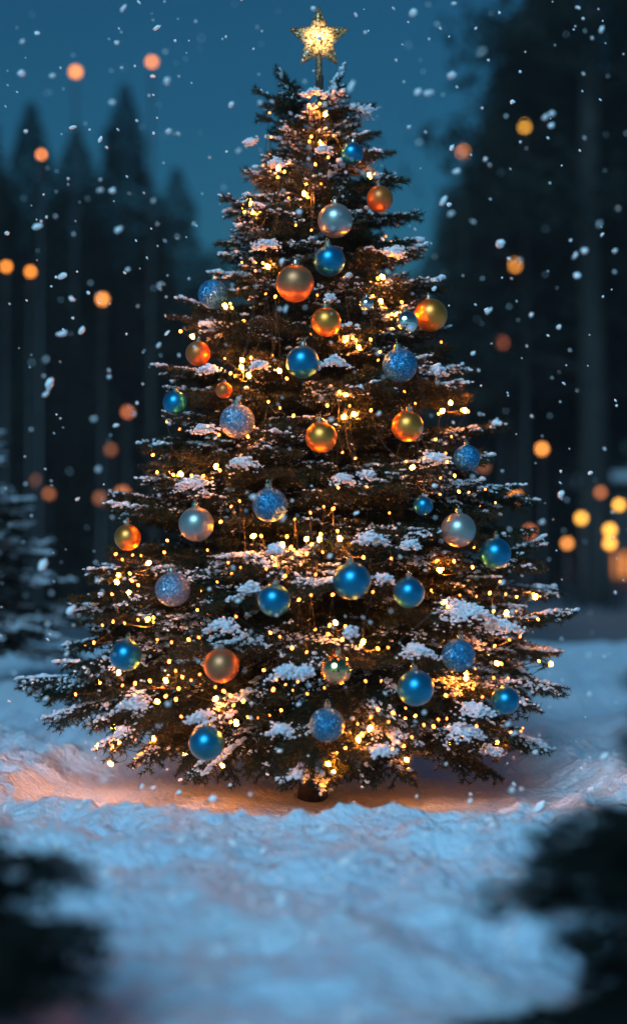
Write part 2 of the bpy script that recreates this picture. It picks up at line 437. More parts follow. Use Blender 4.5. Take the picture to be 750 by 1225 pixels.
SIL = [ # silhouette boughs: tip px, tip py, elevation
 (328, 82, 50), (419, 84, 55), (301, 112, 22), (449, 128, 12), (306, 142, 15), (455, 163, 4), (322, 172, 4), (474, 186, -2),
 (288, 208, 8), (490, 226, -4), (266, 240, 8), (505, 262, 2), (268, 262, -2), (500, 296, -6), (258, 297, 5), (512, 305, 2), (251, 327, 2), (528, 337, 3),
 (214, 374, 8), (545, 352, 5), (200, 398, 4), (540, 402, -2), (182, 437, 10), (569, 440, 3), (196, 470, 4), (560, 462, -2), (192, 502, 4),
 (612, 518, 6), (168, 540, 6), (590, 548, 0), (160, 575, 4), (624, 592, 2), (122, 606, 5), (645, 610, -5), (124, 632, 0), (640, 640, -4),
 (98, 668, 4), (663, 700, 4), (112, 690, 2), (672, 706, -2), (78, 738, 4), (683, 741, 2), (90, 760, 4), (672, 772, -6), (66, 782, 0), (680, 820, -8),
 (30, 806, -2), (38, 822, -8), (60, 850, -14), (655, 868, -14), (657, 892, -18), (102, 872, -16), (615, 908, -22), (170, 890, -22), (670, 800, -6), (648, 752, 0), (100, 800, 0), (130, 850, -12),
]
boughs = []   # (score, result)
rs = np.random.RandomState(5)
for (px, py, e) in SIL:
    Y = rs.uniform(-.16, .14) * (1 if py > 200 else .4)
    tip = P(px, py, Y); e = math.radians(e)
    rr = math.hypot(tip[0] - .01, tip[1]); az = math.atan2(tip[1], tip[0] - .01)
    if py < 100: bz = tip[2] - rr * math.tan(e) * 1.0
    else: bz = tip[2] - rr * math.tan(e)
    L = math.hypot(rr, tip[2] - bz) * 1.0
    boughs.append((np.array([.01, 0, bz]), az, L, e + .02, e - .02 + (.10 if py < 780 else -.1), .55, 10 + L, True))
ga = 0
z = .15
while z < 2.31:
    r = Rz(z); k = 9 if z < .6 else (8 if z < 1.3 else 7)
    if z > 1.9: k = 6
    for i in range(k):
        ga += 2.39996
        az = ga + rs.uniform(-.25, .25)
        L = r * rs.uniform(.74, .97)
        hor = z / 2.3
        e = math.radians(-20 + 36 * hor + rs.uniform(-6, 6)) if z < .5 else math.radians(-4 + 30 * (hor - .2) + rs.uniform(-6, 6))
        front = -math.sin(az)
        bz = z - L * math.sin(e)
        bz = max(bz, .13)
        sc_ = L * (1.0 + front) + .3 * abs(math.cos(az)) * L
        boughs.append((np.array([.01, 0, bz]), az, L, e + .08, e - .02 + rs.uniform(-.1, .12) - (.18 if z < .3 else 0), rs.choice([.15, .36, .48, .64]), sc_, False))
    z += .074 if z < 1.4 else .066
for i in range(9):   # short hanging boughs in front of the trunk
    boughs.append((np.array([.01, 0, .23 + .02 * (i % 3)]), -PI / 2 + (i - 4) * .26, rs.uniform(.44, .62), -.16, -.38, .4, 1.0 + .1 * i, False))
order = sorted(range(len(boughs)), key=lambda i: -boughs[i][6])
top = set(order[:98])
racc, rsacc = Acc(), Acc()
fir_need = 0
for i, (base, az, L, e0, e1, snow, s_, sil) in enumerate(boughs):
    rb = np.random.RandomState(100 + i)
    low = base[2] < .45
    r = gen_branch(base, az, L, e0, e1, rb, snow=snow, nd_m=1050 if not sil else 1100, sp=.036 if L > .4 else .028, droop=.35 if low else .13, latk=.36 if sil else .42)
    r = cull(r); fir_need += len(r['b'])
    if i in top:
        a, sa = Acc(), Acc(); add_branch(a, sa, r, rb)
        V, f, m = a.get(); org = base
        o = mesh_np('bough', V, f, m, [M['needle'], M['bark']], fir, org); o.location = Vector(org - FIRLOC)
        if sa.V:
            V, f, m = sa.get(); mesh_np('snow_cap', V - org, f, mats=[M['snow_tree']], parent=o, smooth=True)['kind'] = 'stuff'
    else: add_branch(racc, rsacc, r, rb)
V, f, m = racc.get(); o = mesh_np('bough', V, f, m, [M['needle'], M['bark']], fir); o.location = -FIRLOC; o['kind'] = 'stuff'
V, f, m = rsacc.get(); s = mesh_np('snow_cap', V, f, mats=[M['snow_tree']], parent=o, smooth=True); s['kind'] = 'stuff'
print('boughs', len(boughs), 'needles', fir_need)

# larger pads of snow resting on the boughs, thing part of the fir
PADS = [(375, 108, 16), (432, 128, 18), (300, 168, 8), (387, 178, 11), (330, 193, 11), (458, 210, 16), (320, 290, 20), (470, 300, 15), (395, 355, 9), (400, 430, 20), (310, 435, 14), (395, 385, 8),
        (245, 510, 16), (410, 570, 18), (520, 440, 16), (445, 640, 22), (490, 650, 14), (560, 725, 42), (600, 745, 28), (300, 700, 16), (265, 745, 24), (420, 755, 10), (345, 800, 26), (500, 775, 22), (240, 855, 20), (555, 870, 26), (335, 870, 18), (460, 895, 18), (590, 895, 14), (160, 838, 22), (365, 800, 14), (570, 845, 24), (440, 565, 10), (205, 690, 14), (520, 545, 18), (230, 575, 24), (330, 655, 12), (460, 690, 12), (290, 550, 20), (250, 440, 12)]
pa = []; pb = []; pc = []
for (px, py, w) in PADS:
    Y = max(surf_y(px, py, .90), -.82); c = P(px, py, Y); W = w / F * (Y + 5)
    d = np.array([c[0], c[1], 0]); d /= np.linalg.norm(d) + 1e-6
    n = int(130 * (w / 18) ** 1.6) + 40
    u = rs.normal(0, .5, n) * W; v = rs.normal(0, .40, n) * W
    sd = np.array([-d[1], d[0], 0])
    q = c + d * u[:, None] * .9 + sd * v[:, None] + np.array([0, 0, 1]) * (-.16 * u[:, None] - .5 * np.abs(v[:, None])) + rs.normal(0, .005, (n, 3))
    s_ = rs.uniform(.003, .0075, n) * (1.1 - np.hypot(u, v) / W * .45).clip(.35)
    pa.append(q); pb.append(np.stack([s_ * 1.3, s_ * 1.1, s_ * .75], 1)); pc.append(np.tile(d, (n, 1)))
pa = np.concatenate(pa); pb = np.concatenate(pb); pc = np.concatenate(pc)
rr_ = dict(S0=np.zeros((1, 3)) + 9, S1=np.zeros((1, 3)) + 9, SR=np.zeros(1), b=np.zeros((1, 3)) + 9, tip=np.zeros((1, 3)) + 9, w=np.zeros((1, 3)), pts=np.zeros((1, 3)), snow=(pa, pb, pc))
cull(rr_)
V, f = blobs(*rr_['snow'][:2], .2, 1, rr_['snow'][2], rs)
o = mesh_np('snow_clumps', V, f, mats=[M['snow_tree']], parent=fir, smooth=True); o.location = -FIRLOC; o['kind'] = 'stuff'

# ------------------------------------------------------------------ baubles
sph = {}
def uvs(r, ku=40, kv=24):
    return lathe([(max(r * math.sin(PI * i / kv), 1e-5), -r * math.cos(PI * i / kv)) for i in range(kv + 1)], ku)
for i, (px, py, rp, mk, lab) in enumerate(BAUB):
    p, r = BP[i]
    e = empty('bauble', Vector(p)); tag(e, lab, 'bauble', 'baubles hanging on the fir')
    V, f = uvs(r); V[:, 2] *= .985
    mesh_np('ball', V, f, mats=[M[mk]], parent=e, smooth=True)
    cr = r * .20
    V, f = lathe([(cr * 1.15, r * .965), (cr * 1.18, r * 1.0), (cr, r * 1.02), (cr * .98, r * 1.20), (cr * .8, r * 1.25), (1e-5, r * 1.25)], 16)
    mesh_np('cap', V, f, mats=[M['cap']], parent=e, smooth=False)
    t = np.linspace(0, 2 * PI, 15)
    V, f = polytube(np.stack([np.cos(t) * r * .1, t * 0, r * 1.33 + np.sin(t) * r * .1], 1), r * .022, 6)
    mesh_np('hanging_loop', V, f, mats=[M['cap']], parent=e, smooth=True)
    e.rotation_euler = (random.uniform(-.12, .12), random.uniform(-.12, .12), random.uniform(0, 6))

# ------------------------------------------------------------------ star topper
sp_ = P(381.5, 47, -.0); st = empty('star_topper', Vector(sp_)); tag(st, 'glowing gold glitter star on the top of the fir', 'star')
Ro = 37.5 / F * 5; Ri = Ro * .47
ring = []
for k in range(10):
    a = PI / 2 + k * PI / 5; rr = (Ro if k % 2 == 0 else Ri) * (1.0 if k else 1.04)
    ring.append((math.cos(a) * rr, math.sin(a) * rr))
def star_mesh(th, dep):
    # subdivided facets, front and back pyramids with a rim
    V = []; f = []; N = 8
    for s in (-1, 1):
        for k in range(10):
            a = np.array([ring[k][0], s * th, ring[k][1]]); b = np.array([ring[(k + 1) % 10][0], s * th, ring[(k + 1) % 10][1]]); c = np.array([0, s * (th + dep), 0])
            i0 = len(V); idx = {}
            for i in range(N + 1):
                for j in range(N + 1 - i):
                    idx[i, j] = len(V); V.append(c + (a - c) * i / N + (b - c) * j / N)
            for i in range(N):
                for j in range(N - i):
                    q = [(idx[i, j], idx[i + 1, j], idx[i, j + 1])]
                    if i + j < N - 1: q.append((idx[i + 1, j], idx[i + 1, j + 1], idx[i, j + 1]))
                    f += q if s > 0 else [x[::-1] for x in q]
    for k in range(10):
        a = ring[k]; b = ring[(k + 1) % 10]; i0 = len(V)
        V += [np.array([a[0], -th, a[1]]), np.array([b[0], -th, b[1]]), np.array([b[0], th, b[1]]), np.array([a[0], th, a[1]])]
        f += [(i0, i0 + 1, i0 + 2), (i0, i0 + 2, i0 + 3)]
    return np.array(V), np.array(f)
V, f = star_mesh(.008, .022)
mesh_np('star_shell', V, f, mats=[M['star']], parent=st)
A = Acc()
for k in range(10):
    a = ring[k]; b = ring[(k + 1) % 10]
    A.add(*tubes([[a[0], -.009, a[1]]], [[b[0], -.009, b[1]]], .0018, .0018, 6))
V, f, m = A.get(); mesh_np('star_rim', V, f, mats=[M['glitter_stem']], parent=st)
V, f = polytube([(0, 0, -Ri * .9), (0, 0, -.10), (0, 0, -.17)], [.0105, .011, .0125], 12)
mesh_np('stem', V, f, mats=[M['glitter_stem']], parent=st, smooth=True)

# ------------------------------------------------------------------ fairy lights
HOT = [(290, 440, 14, 6), (296, 448, 10, 2), (205, 828, 14, 5), (205, 567, 9, 5), (376, 642, 11, 4), (432, 880, 9, 4), (375, 128, 7, 3), (333, 203, 7, 3), (296, 245, 9, 4), (300, 252, 6, 2), (378, 168, 8, 3), (432, 497, 10, 4),
       (476, 378, 7, 3), (425, 402, 10, 3), (552, 806, 10, 4), (118, 818, 16, 5), (155, 697, 14, 5), (148, 712, 8, 2), (532, 722, 8, 3), (592, 792, 8, 3), (640, 716, 7, 2), (638, 740, 6, 3), (645, 792, 8, 3), (545, 492, 10, 4), (240, 424, 5, 1), (350, 655, 9, 3),
       (448, 415, 9, 3), (398, 748, 7, 2), (185, 742, 8, 3), (300, 515, 8, 3), (262, 560, 6, 2), (278, 366, 8, 3), (228, 400, 8, 3), (524, 492, 6, 2), (370, 235, 7, 2), (500, 560, 7, 2), (430, 770, 7, 2), (180, 668, 7, 2), (330, 445, 8, 2),
       (265, 830, 9, 3), (280, 866, 6, 3), (600, 735, 6, 2), (410, 470, 7, 2), (465, 355, 8, 2), (415, 640, 6, 2), (310, 640, 6, 2), (530, 680, 5, 2), (440, 210, 6, 2), (460, 330, 6, 2), (320, 320, 7, 2)]
bl = []
rl = np.random.RandomState(21)
for (px, py, sp, n) in HOT:
    for k in range(n):
        x = px + rl.normal(0, sp); y = py + rl.normal(0, sp * .5)
        bl.append((x, y, rl.uniform(.66, .86) if k % 3 == 0 else rl.uniform(.8, .95), 2 if k % 3 == 0 else 1))
tries = 0
cx = cy = run = 0
while len(bl) < 350 and tries < 12000:
    tries += 1
    if run <= 0: cy = rl.uniform(110, 895); cx = rl.uniform(60, 690); run = rl.randint(1, 7); sl = rl.uniform(-.5, .5); dx_ = rl.choice([-1, 1])
    run -= 1; st_ = rl.uniform(10, 20); cx += dx_ * st_; cy += sl * st_ + rl.normal(0, 3); px, py = cx, cy
    zz = P(px, py, 0)[2]; hw = Rz(zz) / 5 * F
    if abs(px - 378) > hw * .86: continue
    if rl.rand() > .45 + .55 * (py / 900): continue
    if any(math.hypot(px - b[0], py - b[1]) < 10 for b in bl): continue
    if any(math.hypot(px - b[0], py - b[1]) < b[2] + 5 for b in BAUB): continue
    bl.append((px, py, rl.choice([rl.uniform(.55, .85), rl.uniform(.9, 1.0)]), False))
pts = []
for (x, y, fr, hot) in bl:
    Y = surf_y(x, y, fr); Y = max(Y, -.84)
    if any(math.hypot(x - b[0], y - b[1]) < b[2] + 2 for b in BAUB) and not hot: continue
    pts.append((P(x, y, Y), int(hot) if hot else (1 if rl.rand() < .32 else 0)))
for k in range(110):   # the side of the fir that faces away
    zz = rl.uniform(.12, 2.1); a = rl.uniform(.12, PI - .12); r = Rz(zz) * rl.uniform(.7, .95)
    pts.append((np.array([r * math.cos(a), r * math.sin(a), zz]), int(rl.choice([0, 1, 2], p=[.55, .4, .05]))))
for k in range(18):   # bulbs hidden under the skirt, they light the hollow
    a = rl.uniform(-PI, 0) if k < 17 else rl.uniform(0, PI); r = rl.uniform(.40, .74)
    pts.append((np.array([r * math.cos(a), r * math.sin(a), rl.uniform(.10, .16)]), 2))
NS = 7
pts.sort(key=lambda q: q[0][2])
names = ['lowest warm fairy light string around the skirt of the fir', 'second lowest warm fairy light string, above the skirt of the fir', 'third warm fairy light string from the bottom of the fir', 'middle warm fairy light string round the waist of the fir',
         'warm fairy light string just above the waist of the fir', 'second highest warm fairy light string on the fir', 'highest warm fairy light string, wound below the star']
bulb_me = {}
vb, fb = ICO[0]
for hot in (0, 1, 2):
    o = mesh_np('bulb', vb * np.array([.0042, .0042, .0062]) * (.85, 1, 1.6)[hot], fb, mats=[M[('bulb_small', 'bulb', 'bulb_hot')[hot]]], smooth=True)
    bulb_me[hot] = o.data; bpy.data.objects.remove(o)
per = math.ceil(len(pts) / NS)
for s in range(NS):
    grp = pts[s * per:(s + 1) * per]
    if not grp: break
    grp = sorted(grp, key=lambda q: math.atan2(q[0][1], q[0][0]))
    c0 = np.array([0, 0, grp[0][0][2]])
    e = empty('fairy_lights', Vector(c0)); tag(e, names[s], 'light string', 'fairy light strings wound round the fir')
    A = Acc()
    for a, b in zip(grp[:-1], grp[1:]):
        d = np.linalg.norm(a[0] - b[0])
        t = np.linspace(0, 1, 6)[:, None]
        t = np.linspace(0, 1, 6 if d < .3 else 14); aa, ab = math.atan2(a[0][1], a[0][0]), math.atan2(b[0][1], b[0][0])
        rd = math.hypot(*a[0][:2]) * (1 - t) + math.hypot(*b[0][:2]) * t; an = aa * (1 - t) + ab * t; rd *= 1 - .06 * np.sin(t * PI)
        q = np.stack([rd * np.cos(an), rd * np.sin(an), a[0][2] * (1 - t) + b[0][2] * t - .02 * np.sin(t * PI)], 1)
        A.add(*polytube(q, .0011, 4))
    V, f, m = A.get(); mesh_np('wire', V - c0, f, mats=[M['wire']], parent=e)
    hot_i = [q for q in grp]
    for q, hot in hot_i[:100]:
        o = bpy.data.objects.new('bulb', bulb_me[hot]); COL.objects.link(o); o.parent = e
        o.location = Vector(q - c0); o.rotation_euler = (random.uniform(-1, 1), random.uniform(-1, 1), 0)
print('bulbs', len(pts))

# ------------------------------------------------------------------ ground
def grid_axis(lo, hi, flo, fhi, st, g=1.09):
    a = list(np.arange(flo, fhi + 1e-6, st)); s = st
    while a[-1] < hi: s *= g; a.append(a[-1] + s)
    s = st; b = [flo]
    while b[-1] > lo: s *= g; b.append(b[-1] - s)
    return np.array(b[:0:-1] + a)
def gh(x, y):
    ang = np.arctan2(y, x); r = np.hypot(x, y)
    re = 1.04 + .05 * vn(ang * 1.7 + 30, ang * 0 + 3.3) + .035 * vn(x / .11 + 5, y / .11)
    inside = 1 - ss(re - .30, re + .03, r)
    near = np.exp(-((r - re - .10) / .28) ** 2)
    bil = lambda s, o: 1 - 2 * np.abs(vn(x / s + o, y / s + o * 1.7))
    h = (.015 + .03 * ss(1.2, 2.2, r)) * fbm(x, y, 1.1, 2) + (.008 + .012 * ss(1.1, 1.8, r)) * fbm(x, y, .33, 3)
    amp = ss(-3.6, -1.2, y) * .7 + .3
    out = amp * (.028 * bil(.37, 33) + .022 * bil(.17, 2) + .012 * bil(.085, 7) + .009 * bil(.043, 11) + .003 * vn(x / .021, y / .021)) + near * .75 * (.012 * bil(.10, 4) + .012 * bil(.05, 14) + .007 * bil(.024, 19) + .002)
    h = h * (1 - inside * .6) + out * (1 - inside * .82) - .07 * inside
    h = h + .05 * bil(.62, 41) * (1 - ss(-1.5, -1.05, y)) + .02 * bil(.9, 51) * ss(1.3, 2, r) * ss(-.5, .5, y)
    h = h + .008 * inside * bil(.12, 21)
    h *= 1 - ss(12, 30, y) * .6
    h = h + .03 * np.exp(-((y - 6.6 - .5 * vn(x / 1.3, x * 0)) / .7) ** 2) * (1 + .4 * fbm(x, y, .8, 3))
    h = h + .03 * ss(1.0, 3.2, np.abs(x)) * ss(-1, 2, y) * (1 - ss(7, 8, y))
    h = np.where(y > 7, h * (1 - ss(7, 8, y)) - .05 * ss(7, 8, y) + .1 * ss(36, 40, y), h)
    h = h + ss(60, 300, y) * 2
    return h
xs = grid_axis(-260, 260, -1.35, 1.35, .0135); ys = grid_axis(-60, 420, -3.1, .3, .0135)
X, Y_ = np.meshgrid(xs, ys); Z = gh(X, Y_)
V = np.stack([X, Y_, Z], -1).reshape(-1, 3); nx, ny = len(xs), len(ys)
I = np.arange(nx * ny).reshape(ny, nx)
q = np.stack([I[:-1, :-1], I[:-1, 1:], I[1:, 1:], I[1:, :-1]], -1).reshape(-1, 4)
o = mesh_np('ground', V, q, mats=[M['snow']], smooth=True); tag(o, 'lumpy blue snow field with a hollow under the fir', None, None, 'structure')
# road beyond the snow bank
xs2 = np.linspace(-90, 90, 60); ys2 = np.linspace(7.7, 37, 10)
X, Y_ = np.meshgrid(xs2, ys2); V = np.stack([X, Y_, X * 0 - .034 + .006 * vn(X, Y_)], -1).reshape(-1, 3)
I = np.arange(600).reshape(10, 60); q = np.stack([I[:-1, :-1], I[:-1, 1:], I[1:, 1:], I[1:, :-1]], -1).reshape(-1, 4)
o = mesh_np('road', V, q, mats=[M['road']], smooth=True); tag(o, 'dark slushy road behind the snow bank', None, None, 'structure')

# ------------------------------------------------------------------ other conifers
def conifer(loc, H, R, label, cat, group, rs, nb=60, snow=.0, near=False, mats=None, name='spruce_tree', basez=.12, **kw):
    e = empty(name, Vector(loc)); tag(e, label, cat, group)
    A, S = Acc(), Acc()
    for i in range(nb):
        h = (i + rs.rand()) / nb; z = H * (basez + (.97 - basez) * h); L = R * (1 - h) ** .85 * rs.uniform(.75, 1.1) + .03 * H * .3
        az = rs.uniform(0, 2 * PI); el = -.28 + .6 * h
        r = gen_branch(np.array([0, 0, z]), az, L, el + .1, el, rs, snow=snow, **kw)
        add_branch(A, S, r, rs, 0 if not near else 1)
    V, f, m = A.get(); mesh_np('crown', V, f, m, mats or [M['needle'], M['bark']], e)
    if S.V:
        V, f, m = S.get(); mesh_np('snow_cover', V, f, mats=[M['snow_tree']], parent=e, smooth=True)
    V, f = polytube([(0, 0, -.15), (0, 0, H * .5), (0, 0, H * .98)], [.022 * H + .006, .012 * H + .004, .003], 8)
    mesh_np('trunk', V, f, mats=[M['bark_bg']], parent=e, smooth=True)
    return e
MB = [M['needle_bg'], M['bark_bg']]
# blurred snowy spruce at the left
p = P(-22, 800, 3.2)
conifer((p[0], 3.2, gh(np.array(p[0]), np.array(3.2)).item()), 1.55, .62, 'blurred snowy spruce at the left edge behind the decorated fir', 'spruce', None, np.random.RandomState(41), nb=95, snow=.62, near=True, mats=MB, nd_m=420, sp=.045, nw=.0022, nl=.024)
# foreground young spruces
conifer((.65, -2.95, .0), .80, .58, 'out of focus dark young spruce at the bottom right corner', 'young spruce', None, np.random.RandomState(42), nb=84, mats=MB, name='young_spruce', basez=.05, nd_m=900, sp=.03, nw=.0014)
conifer((-.66, -2.95, .0), .56, .60, 'out of focus dark young spruce at the bottom left corner', 'young spruce', None, np.random.RandomState(43), nb=70, mats=MB, name='young_spruce', basez=.03, nd_m=900, sp=.03, nw=.0014)

# distant conifers: each crown a cloud of drooping sprays
def far_tree(px, py_top, Y, wpx, label, rs, group='dark trees beyond the road', dens=1.0, low=.93):
    top = P(px, py_top, Y); d = Y + 5; H = top[2]; R = 2.3 * wpx / F * d
    e = empty('spruce_tree', (top[0], Y, 0)); tag(e, label, 'spruce', group)
    n = int(6500 * dens); u = rs.rand(n) ** .75
    z = H * (1 - low * u); rad = R * u ** .85 * (.55 + .45 * (vn(z * 1.6 + px, z * 0 + 2) * .5 + .5)) * rs.rand(n) ** .6 * 1.15
    az = rs.uniform(0, 2 * PI, n)
    c = np.stack([rad * np.cos(az), rad * np.sin(az), z - .25 * rad], 1)
    dr = np.stack([np.cos(az), np.sin(az), np.full(n, -.45)], 1)
    s = H * .024 * (rs.uniform(.5, 1.3, n) * (.3 + .9 * u))[:, None]
    w = np.cross(dr, rs.normal(0, 1, (n, 3))); w /= np.linalg.norm(w, axis=1)[:, None]
    V = np.stack([c - w * s * .22, c + dr * s - w * s * .1, c + dr * s * 1.5, c + w * s * .22 + dr * s * .4], 1).reshape(-1, 3)
    mesh_np('crown', V, np.arange(4 * n).reshape(-1, 4), mats=[M['needle_bg']], parent=e)
    Vt, f = polytube([(0, 0, -.2), (0, 0, H * .5), (0, 0, H * .97)], [.02 * H, .012 * H, .01], 8)
    mesh_np('trunk', Vt, f, mats=[M['bark_bg']], parent=e, smooth=True)
FT = [(68, 230, 24, 60, 'dark spruce filling the gap between the left spruces'), (118, 260, 25, 66, 'dark spruce low between the two highest left spruces'), (180, 260, 28, 66, 'dark spruce filling the gap right of the tallest left one'), (-40, 60, 26, 80, 'tall dark spruce mostly outside the left edge'), (490, 330, 40, 66, 'far spruce showing right beside the fir, behind its right side'), (600, 260, 46, 80, 'dark spruce between the fir and the tall right spruces'), (735, 120, 46, 90, 'dark spruce standing right behind the big right trunk'),
      (150, 98, 21, 66, 'tall dark spruce with the highest tip on the left side'), (92, 150, 23, 62, 'dark spruce just left of the tallest left spruce'), (38, 120, 20, 60, 'dark spruce near the left edge with a pointed tip'),
      (-12, 150, 22, 66, 'dark spruce cut off by the left edge of the view'), (212, 200, 26, 70, 'dark spruce right of the tallest left spruce'), (262, 290, 34, 66, 'low dark spruce seen just left of the decorated fir'), (70, 330, 18, 70, 'broad dark spruce low in front of the left group'),
      (600, 70, 27, 62, 'hazy spruce halfway between the decorated fir and the right trunk'), (540, 215, 33, 66, 'hazy low spruce seen just right of the decorated fir'), (650, -60, 24, 78, 'tall dark spruce left of the big right trunk'),
      (712, -160, 20, 90, 'very tall dark spruce behind the big right trunk'), (770, -40, 22, 80, 'dark spruce cut off by the right edge of the view'), (575, 400, 42, 60, 'far low spruce above the lit kiosk'), (660, 380, 38, 60, 'far low spruce between kiosk and right trunk'),
      (310, 300, 48, 60, 'faint far spruce hidden behind the left side of the fir'), (450, 280, 50, 60, 'faint far spruce hidden behind the right side of the fir'), (130, 420, 34, 80, 'far low spruce under the left group'), (20, 430, 36, 80, 'far low spruce at the left edge under the group')]
for i, a in enumerate(FT): far_tree(*a, rs=np.random.RandomState(60 + i), low=.70 if (a[0] > 590 and a[1] < 200) else .93, dens=2.5)
for i in range(20):
    px = -60 + i * 46; far_tree(px, 455 + 40 * random.random(), 64 + 10 * random.random(), 42, 'faint low spruce in the continuous far row closing the view', np.random.RandomState(160 + i), group='far row of faint spruces', dens=.5)
for i in range(12):   # the same wood goes on behind the viewer
    a = PI * (1.06 + .88 * i / 11); e = empty('spruce_tree', (34 * math.cos(a), -7 + 34 * math.sin(a), 0)); tag(e, 'dark spruce of the wood behind the viewer', 'spruce', 'trees behind the viewer')
    src = [o for o in COL.objects if o.parent and o.parent.name == 'spruce_tree']
    for o in src:
        c_ = o.copy(); COL.objects.link(c_); c_.parent = e
# large trunk on the right
Yt = 17.5; tb = P(708, 716, Yt); e = empty('pine_tree', (tb[0], Yt, -.03)); tag(e, 'big dark pine with a bare thick trunk at the right edge', 'pine')
V, f = polytube([(0, 0, -.2), (0, 0, .3), (.03, 0, 3), (-.04, 0, 6), (.05, 0, 11)], [.30, .22, .20, .17, .08], 12)
mesh_np('trunk', V, f, mats=[M['bark_bg']], parent=e, smooth=True)
rs = np.random.RandomState(9); C = []; A = Acc()
for k in range(26):
    zz = rs.uniform(3.6, 11.5); az = rs.uniform(0, 2 * PI); L = rs.uniform(.6, 1.9); q = np.array([math.cos(az) * L, math.sin(az) * L, zz + .15 * L])
    A.add(*tubes([[0, 0, zz - .2]], [q], .045, .015, 5), 1)
    n = 150; c = q + rs.normal(0, 1, (n, 3)) * [.45, .45, .28]; s = rs.uniform(.06, .16, (n, 1)); dr = rs.normal(0, 1, (n, 3)); dr /= np.linalg.norm(dr, axis=1)[:, None]
    w = np.cross(dr, rs.normal(0, 1, (n, 3))); w /= np.linalg.norm(w, axis=1)[:, None]
    A.add(np.stack([c - w * s * .4, c + w * s * .4, c + dr * s * 2], 1).reshape(-1, 3), np.arange(3 * n).reshape(-1, 3), 0)
V, f, m = A.get(); mesh_np('crown', V, f, m, MB, e)

# ------------------------------------------------------------------ kiosk far behind
def box(acc, x0, x1, y0, y1, z0, z1, m=0):
    V = np.array([(x, y, z) for x in (x0, x1) for y in (y0, y1) for z in (z0, z1)])
    f = np.array([(0, 1, 3, 2), (4, 6, 7, 5), (0, 4, 5, 1), (2, 3, 7, 6), (0, 2, 6, 4), (1, 5, 7, 3)])
    acc.add(V, f, m)
def kiosk(pxa, pxb, Y, label, H=2.6, win=(662, 690)):
    a = P(pxa, 700, Y); b = P(pxb, 700, Y); e = empty('kiosk', ((a[0] + b[0]) / 2, Y, 0)); tag(e, label, 'kiosk', 'lit kiosks across the road')
    w = (b[0] - a[0]) / 2; A = Acc(); box(A, -w, w, .06, 3, 0, H); V, f, m = A.get(); mesh_np('wall', V, f, mats=[M['wall_dark']], parent=e)
    A = Acc(); box(A, -w - .3, w + .3, -.4, 3.3, H + .003, H + .22); V, f, m = A.get(); mesh_np('roof', V, f, mats=[M['snow_tree']], parent=e)
    z1 = P(0, win[0], Y)[2]; z0 = max(P(0, win[1], Y)[2], .06); A = Acc(); box(A, -w * .92, w * .92, -.02, .055, z0, z1); V, f, m = A.get()
    mesh_np('window', V, f, mats=[M['lit']], parent=e)
    A = Acc()
    for k in range(6):
        x = -w * .92 + w * 1.84 * k / 5; box(A, x - .04, x + .04, -.05, -.022, z0, z1)
    V, f, m = A.get(); mesh_np('window_frame', V, f, mats=[M['metal_dark']], parent=e)
M['lit'] = emis('lit_window', (1, .28, .07), .55, (.3, .15, .08))
kiosk(598, 692, 38, 'low kiosk with a dim orange lit window left of the right trunk')
M['lit'] = emis('lit_window_bright', (1, .30, .05), 1.0, (.3, .15, .08))
kiosk(722, 800, 34, 'low kiosk with a bright orange lit window at the right edge')
M['lit'] = emis('lit_window_dim', (1, .3, .1), .12, (.3, .15, .08))
kiosk(95, 230, 40, 'low kiosk with a faint orange lit window on the left', win=(600, 625))

